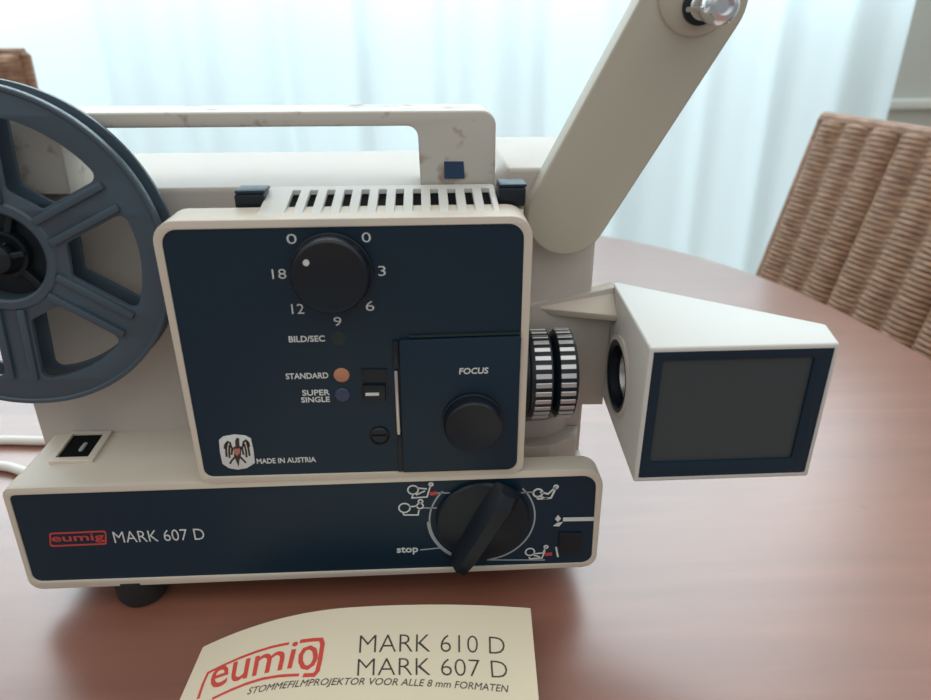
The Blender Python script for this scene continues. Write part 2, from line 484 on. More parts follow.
def wicker_chair(base, rotz, width, top, recline, label, thick=0.022, rib=0.046, strand=0.0066, hinge=0.0):
    """base: point on the floor under the foot of the backrest; front looks to local -y"""
    t = thing('wicker_chair', base, label, 'chair')
    R = Matrix.Translation(Vector(base)) @ Matrix.Rotation(rotz, 4, 'Z')
    z0 = 0.40
    tilt = Matrix.Translation((0, 0, z0)) @ Matrix.Rotation(-recline, 4, 'X')
    h = (top - z0) / math.cos(recline)
    b = wicker_panel(width, h, thick, rib, strand); bmesh.ops.transform(b, matrix=R @ tilt, verts=b.verts)
    back = finish('backrest', b, M['wicker'], t, 60)
    b = bmesh.new()
    for s in (-1, 1):
        tube(b, [R @ tilt @ Vector((s * (width / 2 - 0.001), -0.007, 0.0)), R @ tilt @ Vector((s * (width / 2 - 0.001), -0.007, h - 0.006))], 0.010, 10)
    tube(b, [R @ tilt @ Vector((-width / 2, -0.009, h - 0.004)), R @ tilt @ Vector((width / 2, -0.009, h - 0.004))], 0.010, 10)
    finish('edge_braid', b, M['wicker'], back)
    b = bmesh.new(); box(b, -width / 2 + .01, width / 2 - .01, -0.40, -0.02, 0.40, 0.45, 0.012, 3, R); finish('seat', b, M['wicker'], t)
    for sx in (-1, 1):
        for y in (-0.37, -0.05):
            b = bmesh.new(); box(b, sx * (width / 2 - 0.035) - 0.018, sx * (width / 2 - 0.035) + 0.018, y - 0.018, y + 0.018, 0.0, 0.401, 0.004, 2, R)
            finish('leg', b, M['wicker'], t)
    return t
CH_ANG = math.atan2(-0.974, 0.225)
# right chair: its back's left top corner stands at about (0.573, 1.0, 0.895)
wd = 0.48
d = Vector((0.225, -0.974, 0)); nrm = Vector((-0.974, -0.225, 0))
lean = math.atan2(0.058, 0.230)
mid = Vector((0.573, 1.0, 0)) + d * (wd / 2) + nrm * ((0.895 - 0.40) * math.tan(lean))
wicker_chair((mid.x, mid.y, 0), CH_ANG, wd, 0.889, lean, 'brown wicker chair with a ribbed woven back, at the right side of the table')
wl = 0.46
wicker_chair((-0.658 - wl / 2, 1.275, 0), 0.0, wl, 0.966, 0.06, 'brown wicker chair behind the table, only its back corner showing above the reel', thick=0.05, rib=0.03)

# ------------------------------------------------------------------ film projector
P = thing('film_projector', (-0.055, 0.32, 0.75),
          'cream and black film projector with carry handle, viewing screen and raised arm on the table', 'film projector')
FY = 0.265

# base housing: rim + body behind it
bo = rp([(-0.1918, 0.7645), (0.0800, 0.7645), (0.0795, 0.8226), (-0.1900, 0.8226)], [0.006, 0.007, 0.010, 0.004])
bi = rp([(-0.1894, 0.7690), (0.0776, 0.7670), (0.0762, 0.8190), (-0.1876, 0.8190)], [0.004, 0.005, 0.007, 0.003])
bm = bmesh.new()
plate(bm, [bo, bi], FY, FY + 0.0030, FRONT, 0.0008, 2, False)
plate(bm, [bo], FY + 0.0030, 0.2765, FRONT)
plate(bm, [rp(rect(-0.1897, 0.0405, 0.7655, 0.82255), [0.006, 0, 0, 0.0045])], 0.2740, 0.312, FRONT)
plate(bm, [rect(0.0400, 0.0785, 0.7655, 0.8030)], 0.2755, 0.312, FRONT)
finish('base_housing', bm, M['beige'], P)
bm = bmesh.new(); plate(bm, [bi], FY + 0.0007, FY + 0.0024, FRONT)
bpan = finish('base_panel', bm, M['panel'], P); BP = FY + 0.0007
bpan['label'] = 'black lower control panel with white and red print'
# rear housing
bm = bmesh.new()
plate(bm, [rp([(-0.1945, 0.7655), (0.0785, 0.7655), (0.0785, 0.9510), (0.0370, 0.9510), (0.0310, 0.9440), (-0.1945, 0.9440)], [0.005, 0.005, 0.006, 0.002, 0.002, 0.006])], 0.3105, 0.405, FRONT, 0.0025, 3)
finish('rear_housing', bm, M['grey_beige'], P)
# front cover block
co = rp([(-0.1030, 0.8222), (0.0416, 0.8222), (0.0416, 0.9413), (-0.1036, 0.9413)], [0.005, 0.005, 0.0085, 0.0085])
ci = rp([(-0.1008, 0.8256), (0.0386, 0.8248), (0.0382, 0.9384), (-0.1004, 0.9380)], [0.004, 0.004, 0.0062, 0.0062])
bm = bmesh.new()
plate(bm, [co, ci], FY - 0.0006, FY + 0.0024, FRONT, 0.0009, 2, False)
plate(bm, [co], FY + 0.0024, 0.2845, FRONT)
plate(bm, [rect(-0.078, 0.0405, 0.8222, 0.9385)], 0.2845, 0.3105, FRONT)
finish('front_cover', bm, M['beige'], P)
bm = bmesh.new(); plate(bm, [ci], FY, FY + 0.0014, FRONT)
cpan = finish('cover_panel', bm, M['panel'], P); CP = FY
cpan['label'] = 'black upper panel with speed dial markings'
# gate door on the panel, raised a little
bm = bmesh.new()
plate(bm, [rp([(-0.0128, 0.8254), (0.0380, 0.8252), (0.0384, 0.8912), (-0.0122, 0.8906)], [0.0005, 0.004, 0.001, 0.001])], FY - 0.0020, FY + 0.0003, FRONT, 0.0006)
door = finish('focus_door', bm, M['panel'], P); DP = FY - 0.0020
bm = bmesh.new(); strokes(bm, [[(-0.0080, 0.8918), (0.0380, 0.8922)]], 0.0009, FRONT, FY - 0.0010, FY + 0.0002)
finish('door_edge_strip', bm, M['green_dark'], door)
bm = bmesh.new(); box(bm, -0.0148, -0.0133, FY - 0.0022, FY + 0.0003, 0.8455, 0.8768, 0.0004)
finish('hinge_pin', bm, M['steel'], door)
for z0, z1 in ((0.8254, 0.8450), (0.8772, 0.8900)):
    bm = bmesh.new(); box(bm, -0.0150, -0.0126, FY - 0.0012, FY + 0.0003, z0, z1, 0.0003); finish('hinge', bm, M['black'], door)

# knobs
def knob(name, cx, cz, r, h, base, mt, parent, n=56):
    bm = bmesh.new()
    lathe(bm, [(0, 0), (r * 1.06, 0), (r * 1.06, h * 0.25), (r * 1.02, h * 0.28), (r, h * 0.82), (r * 0.965, h * 0.95), (r * 0.93, h), (r * 0.88, h * 0.97), (0, h * 0.97)],
          (cx, base, cz), (0, -1, 0), n)
    return finish(name, bm, mt, parent)
KS = (-0.03726, 0.92023)
sk = knob('speed_knob', KS[0], KS[1], 0.0152, 0.0085, CP + 0.0002, M['black'], P)
KD = (-0.04554, 0.92656)
bm = bmesh.new(); lathe(bm, [(0, 0), (0.00125, 0), (0.00125, 0.0006), (0, 0.0007)], (KD[0], CP - 0.0079, KD[1]), (0, -1, 0), 16)
finish('index_dot', bm, M['print'], sk)
KF = (0.01808, 0.85254)
knob('focus_knob', KF[0], KF[1], 0.0124, 0.0085, DP + 0.0002, M['black'], P)

# selector dial with a raised grip
DC = (0.02332, 0.79591)
bm = bmesh.new()
lathe(bm, [(0, 0), (0.0220, 0), (0.0220, 0.0022), (0.0212, 0.0034), (0.0200, 0.0038), (0, 0.0032)], (DC[0], BP + 0.0002, DC[1]), (0, -1, 0), 64)
dial = finish('selector_dial', bm, M['black'], P)
gd = Vector((-0.50, 0, -0.866))
gx = Matrix.Translation((DC[0] + 0.0012, BP, DC[1] - 0.0003)) @ Matrix.Rotation(math.radians(28), 4, 'Y')
bm = bmesh.new()
b2 = bmesh.new()
pro = [(-0.0075, 0.0030), (-0.0046, 0.0095), (-0.0030, 0.0118), (0.0030, 0.0118), (0.0046, 0.0095), (0.0075, 0.0030)]
sec = []
for z, s, hh in ((-0.0275, 0.55, 0.6), (-0.0262, 0.72, 0.92), (-0.020, 0.86, 1.0), (0.0, 1.0, 1.0), (0.016, 1.05, 1.0), (0.0215, 0.95, 0.75), (0.0232, 0.8, 0.35)):
    sec.append([b2.verts.new(gx @ Vector((x * s, -max(y * hh, 0.0028), z))) for x, y in pro])
for A, B in zip(sec, sec[1:]):
    for k in range(len(pro)): b2.faces.new((A[k], A[(k + 1) % len(pro)], B[(k + 1) % len(pro)], B[k]))
b2.faces.new(sec[0]); b2.faces.new(sec[-1])
merge(bm, b2)
finish('grip', bm, M['black'], dial, 25)
bm = bmesh.new(); lathe(bm, [(0, 0), (0.0008, 0), (0.0008, 0.0004), (0, 0.0005)], gx @ Vector((0, -0.0088, -0.0268)), (0, -1, 0), 12)
finish('index_dot', bm, M['print'], dial)

# prints round the selector dial
rr = 0.0250
def px(*pts): return pts
bm = bmesh.new()
strokes(bm, [arc(DC[0], DC[1], rr, 138, 182), arc(DC[0], DC[1], rr, 42, -82, 40)], 0.0008, FRONT, BP - 0.00012, BP + 0.0001)
strokes(bm, [arc(DC[0], DC[1], rr + 0.0004, 181, 242)], 0.0017, FRONT, BP - 0.00012, BP + 0.0001)
finish('dial_scale', bm, M['print_grey'], bpan)
for ln in ([[(0.00166, 0.81189), (0.00859, 0.81160)], [(-0.00455, 0.80362), (0.00197, 0.80333)], [(-0.00663, 0.77877), (0.00301, 0.77952)], [(0.03982, 0.81026), (0.04731, 0.81051)], [(0.02584, 0.77093), (0.05447, 0.76946)]]):
    bm = bmesh.new(); strokes(bm, [ln], 0.0006, FRONT, BP - 0.00012, BP + 0.0001)
    finish('leader_line', bm, M['print_grey'], bpan)
def icon(parts, w=0.0007):
    bm = bmesh.new(); strokes(bm, parts, w, FRONT, BP - 0.00012, BP + 0.0001)
    finish('threading_symbol', bm, M['print'], bpan)
def icirc(c, r): return arc(c[0], c[1], r, 0, 360, 16)
icon([icirc((-0.00888, 0.81403), 0.0024), [(-0.00701, 0.81507), (-0.00244, 0.81431)], [(-0.00895, 0.81178), (-0.00948, 0.80955), (-0.00254, 0.80981), (-0.00054, 0.81702)], icirc((-0.00055, 0.81675), 0.0009), [(-0.00759, 0.81116), (-0.00338, 0.81323)]])
icon([icirc((-0.01315, 0.80400), 0.0026), [(-0.01104, 0.80448), (-0.00731, 0.80489)], icirc((-0.00592, 0.80483), 0.0015), icirc((-0.00561, 0.80739), 0.0010), [(-0.01395, 0.80116), (-0.01353, 0.79998), (-0.00699, 0.79968), (-0.00644, 0.80255)]])
icon([icirc((0.04922, 0.80986), 0.0022), [(0.05014, 0.81039), (0.05397, 0.80909), (0.05753, 0.81292)], icirc((0.05753, 0.81292), 0.0009), [(0.04885, 0.80760), (0.04937, 0.80643), (0.05550, 0.80673), (0.05715, 0.81123)], [(0.05074, 0.80751), (0.05411, 0.80622)]], 0.0009)
icon([icirc((0.04683, 0.77486), 0.0022), [(0.04836, 0.77354), (0.05327, 0.77392), (0.05457, 0.77758)], icirc((0.05457, 0.77758), 0.0009), [(0.04646, 0.77176), (0.04701, 0.77048), (0.05292, 0.77080), (0.05419, 0.77512)], [(0.04839, 0.77291), (0.05190, 0.77148)]])
for ln in ([(-0.00112, 0.81145), (0.00212, 0.81187)], [(0.05430, 0.77293), (0.05775, 0.77307)]):
    bm = bmesh.new(); strokes(bm, [ln], 0.0019, FRONT, BP - 0.00013, BP + 0.0001)
    finish('red_arrow_print', bm, M['red'], bpan)
bm = bmesh.new()
strokes(bm, [[(0.05949, 0.77733), (0.06083, 0.77103)]], 0.0009, FRONT, BP - 0.00013, BP + 0.0001)
strokes(bm, [[(0.06195, 0.79389), (0.07695, 0.79350)]], 0.0022, FRONT, BP - 0.00013, BP + 0.0001)
plate(bm, [[(0.05733, 0.79023), (0.06025, 0.78979), (0.06204, 0.79240), (0.05917, 0.79193)]], BP - 0.00013, BP + 0.0001)
plate(bm, [[(0.05807, 0.79436), (0.05938, 0.79667), (0.06095, 0.79453), (0.05962, 0.79251)]], BP - 0.00013, BP + 0.0001)
finish('arrow_print', bm, M['print'], bpan)
RK = [(0.06065, 0.77417), (0.07156, 0.77362), (0.07168, 0.78593), (0.06044, 0.78647)]
bm = bmesh.new(); plate(bm, [rp(RK, 0.0006)], BP - 0.0010, BP + 0.0002, FRONT, 0.0004)
finish('rocker_switch', bm, M['black'], P)
lettering('stop', [(-0.01777, 0.77626), (-0.00753, 0.78096)], bpan, M['print'], BP, weight=0.02)
lettering('MARK 607 D', [(-0.14767, 0.78996), (-0.10653, 0.79645)], bpan, M['print'], BP, weight=-0.008)
LG = [(-0.17721, 0.78906), (-0.15144, 0.78926), (-0.15018, 0.79735), (-0.17569, 0.79713)]
bm = bmesh.new()
lo_ = rp(LG, 0.0012); cxl = sum(p[0] for p in LG) / 4; czl = sum(p[1] for p in LG) / 4
li_ = [(cxl + (a - cxl) * 0.945, czl + (b - czl) * 0.78) for a, b in lo_]
plate(bm, [lo_, li_], BP - 0.00013, BP + 0.0001)
b2 = text_bm('eumig', cxl - 0.0118, czl - 0.0026, cxl + 0.0118, czl + 0.0026, FRONT, BP - 0.00014, BP + 0.0001, 0.012)
merge(bm, b2)
finish('maker_logo', bm, M['red'], bpan)

# prints, buttons and slider on the upper panel
for s, q in (('0', [(-0.05351, 0.93165), (-0.04969, 0.93553)]), ('0', [(-0.02483, 0.93177), (-0.02133, 0.93567)]), ('3', [(-0.01919, 0.91803), (-0.01624, 0.92211)]),
             ('6', [(-0.02499, 0.90328), (-0.02154, 0.90752)]), ('9', [(-0.03830, 0.89703), (-0.03519, 0.90090)]), ('12', [(-0.05461, 0.90266), (-0.04963, 0.90686)]), ('18', [(-0.06063, 0.91761), (-0.05516, 0.92162)])):
    lettering(s, q, cpan, M['print'], CP, 'scale_number', weight=-0.005)
lettering('BILD/SEC', [(-0.05712, 0.89015), (-0.04248, 0.89291)], cpan, M['print'], CP, weight=0.02)
lettering('STANDARD', [(-0.06015, 0.87319), (-0.04246, 0.87596)], cpan, M['print'], CP, weight=0.02)
lettering('SUPER', [(-0.05409, 0.86512), (-0.04249, 0.86789)], cpan, M['print'], CP, weight=0.02)
lettering('SINGLE', [(-0.05483, 0.86184), (-0.04277, 0.86447)], cpan, M['print'], CP, weight=0.02)
lettering('MADE IN AUSTRIA', [(-0.07732, 0.83153), (-0.05139, 0.83423)], cpan, M['print'], CP, weight=0.02)
lettering('FOCUS', [(0.01241, 0.87443), (0.02485, 0.87737)], door, M['print'], DP, weight=0.025, shear=0.1)
def button(name, c, r, h, m):
    bm = bmesh.new(); lathe(bm, [(0, 0), (r, 0), (r, h * 0.5), (r * 0.85, h * 0.9), (0, h)], (c[0], CP + 0.0002, c[1]), (0, -1, 0), 28)
    return finish(name, bm, m, P)
button('standard_button', (-0.03692, 0.87454), 0.0033, 0.0008, M['orange'])['label'] = 'round orange button'
button('super_button', (-0.03720, 0.86499), 0.0034, 0.0010, M['blue'])['label'] = 'round dark blue button'
button('speed_lamp', (-0.03709, 0.89134), 0.0030, 0.0004, M['green_dark'])
SC = (-0.02260, 0.84428)
bm = bmesh.new(); lathe(bm, [(0, 0), (0.0044, 0), (0.0044, 0.0010), (0.0036, 0.0016), (0.0034, 0.0010), (0, 0.0010)], (SC[0], CP + 0.0002, SC[1]), (0, -1, 0), 32)
box(bm, SC[0] - 0.0030, SC[0] + 0.0030, CP - 0.0016, CP - 0.0006, SC[1] - 0.0005, SC[1] + 0.0005)
finish('slotted_screw', bm, M['black'], P)
SL = [(-0.02935, 0.86239), (-0.01828, 0.86203), (-0.01779, 0.87689), (-0.02863, 0.87720)]
bm = bmesh.new(); plate(bm, [rp(SL, 0.0004), [(SL[0][0] + 0.0006, SL[0][1] + 0.0006), (SL[1][0] - 0.0006, SL[1][1] + 0.0006), (SL[2][0] - 0.0006, SL[2][1] - 0.0006), (SL[3][0] + 0.0006, SL[3][1] - 0.0006)]], CP - 0.0006, CP + 0.0002)
plate(bm, [SL], CP - 0.0001, CP + 0.0002)
slot = finish('format_slider', bm, M['black'], P)
SB = [(-0.02860, 0.86329), (-0.01905, 0.86299), (-0.01872, 0.86974), (-0.02818, 0.87003)]
bm = bmesh.new(); plate(bm, [rp(SB, 0.0005)], CP - 0.0016, CP, FRONT, 0.0004)
finish('slider_button', bm, M['black'], slot)
bm = bmesh.new(); strokes(bm, [[(-0.02734, 0.86586), (-0.02164, 0.86583)]], 0.0014, FRONT, CP - 0.00175, CP - 0.0015)
finish('slider_mark', bm, M['print'], slot)
# coat of arms badge
def Q(*pts): return pts
BG = [(-0.09199, 0.84456), (-0.09003, 0.84627), (-0.08522, 0.84711), (-0.08061, 0.84644), (-0.07825, 0.84482), (-0.07793, 0.83889), (-0.07813, 0.83210), (-0.08195, 0.82959), (-0.08597, 0.82896), (-0.08977, 0.82990), (-0.09225, 0.83238), (-0.09246, 0.83841)]
bm = bmesh.new(); plate(bm, [rp(BG, 0.0008)], CP - 0.0005, CP + 0.0002, FRONT, 0.0002)
badge = finish('shield_badge', bm, M['print'], P)
EY = CP - 0.0005
def badge_part(name, polys, lines, w, m, lift=0.0):
    bm = bmesh.new()
    for p in polys: plate(bm, [p], EY - 0.00012 - lift, EY + 0.0001)
    if lines: strokes(bm, lines, w, FRONT, EY - 0.00012 - lift, EY + 0.0001)
    return finish(name, bm, m, badge)
badge_part('eagle_print', [[(-0.08615, 0.84108), (-0.08291, 0.84121), (-0.08349, 0.83683), (-0.08449, 0.83426), (-0.08541, 0.83061), (-0.08607, 0.83380), (-0.08657, 0.83643)], [(-0.08509, 0.84411), (-0.08424, 0.84561), (-0.08321, 0.84532), (-0.08358, 0.84098), (-0.08529, 0.84104)]],
    [[(-0.08636, 0.83954), (-0.08722, 0.84112), (-0.08736, 0.84317), (-0.08835, 0.84372), (-0.08963, 0.84223), (-0.09014, 0.84020)], [(-0.08863, 0.84322), (-0.08957, 0.83966), (-0.08987, 0.83604)], [(-0.08771, 0.84216), (-0.08843, 0.83858), (-0.08865, 0.83547)], [(-0.08693, 0.84008), (-0.08757, 0.83699)],
     [(-0.08308, 0.83993), (-0.08202, 0.84144), (-0.08153, 0.84347), (-0.08037, 0.84420), (-0.07946, 0.84288), (-0.07951, 0.84083)], [(-0.08025, 0.84342), (-0.07986, 0.83981), (-0.07990, 0.83618)], [(-0.08145, 0.84244), (-0.08107, 0.83882), (-0.08129, 0.83545)], [(-0.08258, 0.84043), (-0.08241, 0.83679)],
     [(-0.08621, 0.83590), (-0.08801, 0.83387), (-0.08888, 0.83233)], [(-0.08406, 0.83581), (-0.08279, 0.83393), (-0.08188, 0.83258)]], 0.00085, M['eagle'])
badge_part('breast_shield_print', [[(-0.08629, 0.84005), (-0.08347, 0.84020), (-0.08378, 0.83789), (-0.08528, 0.83638), (-0.08636, 0.83798)]], None, 0, M['breast'], 0.0001)

# ventilation grille on top, between cover and handle
g0, g1 = 0.2700, 0.3030
def GR(a, b, c): return Vector((a, b, 0.9410 + (b - g0) / (g1 - g0) * 0.0048 + c))
loops = [rp(rect(-0.0655, 0.0295, g0, g1), 0.0015, 3)]
for k in range(12):
    xs = -0.0553 + k * 0.00718
    loops.append(rp(rect(xs, xs + 0.0034, 0.2730, 0.2985), 0.0006, 2))
bm = bmesh.new(); plate(bm, loops, 0.0, -0.0022, GR, 0.0003, 1)
gr = finish('vent_grille', bm, M['white_plastic'], P)
bm = bmesh.new(); plate(bm, [rect(-0.0640, 0.0280, g0 + 0.0015, g1 - 0.0015)], -0.0022, -0.0034, GR)
finish('vent_cavity', bm, M['recess'], gr)
bm = bmesh.new(); box(bm, -0.0655, 0.0295, 0.2845, 0.3105, 0.9380, 0.9396); box(bm, -0.066, -0.0635, 0.272, 0.3105, 0.9385, 0.9415, .0005); box(bm, 0.0275, 0.0294, 0.274, 0.3105, 0.9385, 0.9412, .0005)
finish('grille_base', bm, M['white_plastic'], gr)
# latches beside the grille
for x0, x1, z0, z1 in ((-0.0772, -0.0650, 0.9385, 0.9474), (0.0300, 0.0416, 0.9395, 0.9488)):
    bm = bmesh.new()
    box(bm, x0, x1, 0.2868, 0.2985, z0, z1 - 0.0012, 0.0012)
    lt = finish('cover_latch', bm, M['black'], P)
    bm = bmesh.new(); box(bm, x0 + 0.0004, x1 + 0.0003, 0.2872, 0.2985, z1 - 0.0013, z1, 0.0005)
    finish('latch_cap', bm, M['panel'], lt)

# carry handle
hz = 0.9430
ho = rp([(-0.1815, hz), (-0.1492, hz), (-0.1484, 0.9698), (-0.0025, 0.9698), (-0.0018, hz), (0.0304, hz), (0.0304, 0.9758), (-0.1815, 0.9758)],
        [0, 0, 0.0045, 0.0045, 0, 0, 0.0060, 0.0060])
bm = bmesh.new(); plate(bm, [ho], 0.3045, 0.3320, FRONT, 0.0010, 3)
hd = finish('carry_handle', bm, M['handle'], P)
bm = bmesh.new(); plate(bm, [[(0.00849, 0.94804), (0.01712, 0.94795), (0.01670, 0.95514), (0.00837, 0.95522)]], 0.3041, 0.3046)
st = finish('square_sticker', bm, M['blue_sticker'], hd); st['label'] = 'small square blue sticker'

# lens
LX, LY, LZ = 0.0412, 0.2880, 0.8612
bm = bmesh.new()
LR = 0.0203
lathe(bm, [(0, 0), (LR - 0.0018, 0), (LR - 0.0018, 0.0030), (LR - 0.0004, 0.0034), (LR, 0.0045), (LR, 0.0128), (LR - 0.002, 0.0138), (LR - 0.004, 0.0144), (LR - 0.002, 0.0152), (LR, 0.0164), (LR + 0.0002, 0.0200), (LR - 0.0002, 0.0238), (LR - 0.0035, 0.0250), (0.012, 0.0254), (0.011, 0.023), (0, 0.023)],
      (LX, LY, LZ), (1, 0, 0), 64)
lens = finish('lens', bm, M['black'], P)
for xa, xb, r in ((0.0050, 0.0122, LR), (0.0162, 0.0230, LR)):
    bm = bmesh.new()
    for k in range(32):
        X_ = Matrix.Translation((LX, LY, LZ)) @ Matrix.Rotation(2 * PI * k / 32, 4, 'X')
        box(bm, xa, xb, -0.0011, 0.0011, r - 0.001, r + 0.0007, 0.0002, 1, X_)
    finish('knurled_ring', bm, M['steel'], lens)
# small ledge under the lens
bm = bmesh.new()
plate(bm, [rp([(0.0405, 0.3105), (0.0405, 0.290), (0.060, 0.292), (0.074, 0.300), (0.0765, 0.3105)], [0, 0.002, 0.010, 0.006, 0])], 0.8190, 0.8025, TOP, 0.0015)
plate(bm, [rp([(0.0405, 0.3105), (0.0405, 0.298), (0.058, 0.300), (0.068, 0.305), (0.071, 0.3105)], [0, 0.002, 0.008, 0.005, 0])], 0.8290, 0.8180, TOP, 0.0015)
finish('lens_ledge', bm, M['grey_beige'], P)

# viewing screen box on the right
vz0, vz1 = 0.8342, 0.8962
A_, B_, C_, D_ = (0.0842, 0.2380), (0.1592, 0.2380), (0.1640, 0.2570), (0.0888, 0.3150)
vo = rp([A_, B_, C_, D_], [0.001, 0.001, 0.002, 0.002], 3)
bm = bmesh.new()
plate(bm, [vo], vz1, vz0, TOP, 0.0012, 3)
body = finish('screen_box', bm, M['white_plastic'], P)
def cut(ob, cutter_bm):
    me = bpy.data.meshes.new('cutter'); bmesh.ops.recalc_face_normals(cutter_bm, faces=cutter_bm.faces); cutter_bm.to_mesh(me); cutter_bm.free()
    co_ = bpy.data.objects.new('cutter', me); COL.objects.link(co_)
    md = ob.modifiers.new('b', 'BOOLEAN'); md.operation = 'DIFFERENCE'; md.object = co_; md.solver = 'EXACT'
    bpy.context.view_layer.update()
    dg = bpy.context.evaluated_depsgraph_get()
    nm = bpy.data.meshes.new_from_object(ob.evaluated_get(dg))
    ob.modifiers.clear(); old = ob.data; nm.name = old.name; ob.data = nm
    bpy.data.objects.remove(co_)
    for p in nm.polygons: p.use_smooth = True
    nm.set_sharp_from_angle(angle=math.radians(32))
VC = (0.2815, 0.8620)
cb = bmesh.new(); box(cb, A_[0] + 0.0018, B_[0] - 0.0016, 0.230, 0.2403, vz0 + 0.0019, vz1 - 0.0018)
cut(body, cb)
cb = bmesh.new(); lathe(cb, [(0, -0.02), (0.0168, -0.02), (0.0168, 0.010), (0, 0.010)], (0.0868, VC[0], VC[1]), (1, 0, 0), 48)
cut(body, cb)
bm = bmesh.new()
fo = rp(rect(A_[0] + 0.0019, B_[0] - 0.0017, vz0 + 0.0020, vz1 - 0.0019), 0.0012)
fi = rp(rect(A_[0] + 0.0060, B_[0] - 0.0086, vz0 + 0.0092, vz1 - 0.0058), 0.001)
plate(bm, [fo, fi], 0.2384, 0.2408, FRONT, 0.0004)
finish('screen_bezel', bm, M['panel'], body)
bm = bmesh.new(); plate(bm, [fi], 0.2394, 0.2406, FRONT)
sc_ = finish('ground_glass_screen', bm, M['screen'], body)
bm = bmesh.new()
lathe(bm, [(0.0166, -0.0015), (0.0166, 0.0095), (0, 0.0095), (0, 0.0085), (0.0135, 0.0085), (0.0142, -0.0005), (0.0150, -0.0015), (0.0166, -0.0015)], (0.0868, VC[0], VC[1]), (1, 0, 0), 48)
port = finish('lens_port', bm, M['black'], body)
bm = bmesh.new()
lathe(bm, [(0.0112, 0.0030), (0.0112, 0.0076), (0.0090, 0.0080), (0.0088, 0.0076), (0.0100, 0.0030), (0.0112, 0.0030)], (0.0868, VC[0], VC[1]), (1, 0, 0), 48)
finish('chrome_ring', bm, M['steel'], body)
bm = bmesh.new(); lathe(bm, [(0.0168, 0.0), (0.0188, 0.0), (0.0190, 0.0012), (0.0168, 0.0016), (0.0168, 0.0)], (0.0868, VC[0], VC[1]), (-1, 0, 0), 48)
finish('port_rim', bm, M['grey_beige'], body)
# mounting plate and gusset that carry the box
bm = bmesh.new(); plate(bm, [[(0.045, 0.8330), (0.0880, 0.8318), (0.0885, 0.8955), (0.046, 0.8860)]], 0.3080, 0.3140, FRONT, 0.0006)
finish('mounting_plate', bm, M['grey_beige'], P)
b2 = bmesh.new()
t0 = [Vector((0.0450, 0.3100, 0.8866)), Vector((0.0888, 0.3140, 0.8966)), Vector((0.0878, 0.2965, 0.8852)), Vector((0.0510, 0.3090, 0.8850))]
lo4 = [p + Vector((0, 0.0015, -0.0032)) for p in t0]
va = [b2.verts.new(p) for p in t0]; vb = [b2.verts.new(p) for p in lo4]
b2.faces.new(va); b2.faces.new(vb)
for k in range(4): b2.faces.new((va[k], va[(k + 1) % 4], vb[(k + 1) % 4], vb[k]))
bmesh.ops.recalc_face_normals(b2, faces=b2.faces)
bmesh.ops.bevel(b2, geom=list(b2.edges), offset=0.0006, segments=2, affect='EDGES', profile=0.5, clamp_overlap=True)
finish('gusset', b2, M['beige'], P)

# raised reel arm
def capsule(c0, r0, c1, r1, n=28):
    c0, c1 = Vector(c0), Vector(c1); d_ = c1 - c0; L = d_.length; a = math.atan2(d_.y, d_.x)
    be = math.acos((r0 - r1) / L)
    out = []
    for k in range(n + 1):
        q = a + be + (2 * PI - 2 * be) * k / n; out.append((c0.x + r0 * math.cos(q), c0.y + r0 * math.sin(q)))
    for k in range(n + 1):
        q = a - be + 2 * be * k / n; out.append((c1.x + r1 * math.cos(q), c1.y + r1 * math.sin(q)))
    return out
AC0, AC1 = (0.0620, 0.9325), (0.1080, 1.0180)
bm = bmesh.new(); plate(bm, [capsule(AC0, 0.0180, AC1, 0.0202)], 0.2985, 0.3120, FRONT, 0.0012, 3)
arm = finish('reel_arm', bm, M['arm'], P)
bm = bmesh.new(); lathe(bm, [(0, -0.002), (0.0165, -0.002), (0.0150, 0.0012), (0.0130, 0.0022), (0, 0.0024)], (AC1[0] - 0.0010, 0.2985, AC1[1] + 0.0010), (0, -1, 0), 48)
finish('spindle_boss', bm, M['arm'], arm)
sc0 = (0.1078, 0.2965, 1.0145)
bm = bmesh.new(); lathe(bm, [(0.0050, 0), (0.0068, 0), (0.0068, 0.0022), (0.0050, 0.0026), (0.0050, 0)], sc0, (0, -1, 0), 40)
finish('spindle_washer', bm, M['black'], arm)
bm = bmesh.new()
lathe(bm, [(0, 0), (0.0050, 0), (0.0050, 0.0045), (0.0040, 0.0060), (0.0038, 0.0120), (0.0052, 0.0140), (0.0066, 0.0170), (0.0066, 0.0225), (0.0052, 0.0250), (0.0034, 0.0256), (0.0028, 0.0230), (0, 0.0230)], sc0, (0, -1, 0), 40)
for k in range(3):
    X_ = Matrix.Translation(sc0) @ Matrix.Rotation(math.radians(50 + 120 * k), 4, 'Y')
    box(bm, 0.0030, 0.0074, -0.0222, -0.0060, -0.0009, 0.0009, 0.0004, 1, X_)
finish('reel_spindle', bm, M['chrome'], arm)
# lower spindle that carries the reel
RC = (-0.1737, 0.2845, 0.9226)
bm = bmesh.new(); lathe(bm, [(0, -0.030), (0.0032, -0.030), (0.0032, 0.0005), (0.0062, 0.001), (0.0062, 0.0035), (0.0045, 0.0048), (0, 0.005)], RC, (0, -1, 0), 32)
for k in range(3):
    X_ = Matrix.Translation((RC[0], RC[1], RC[2])) @ Matrix.Rotation(math.radians(-8 + 120 * k), 4, 'Y')
    box(bm, 0.004, 0.0115, -0.0030, 0.0, -0.0011, 0.0011, 0.0004, 1, X_)
finish('reel_spindle', bm, M['reel_dark'], P)

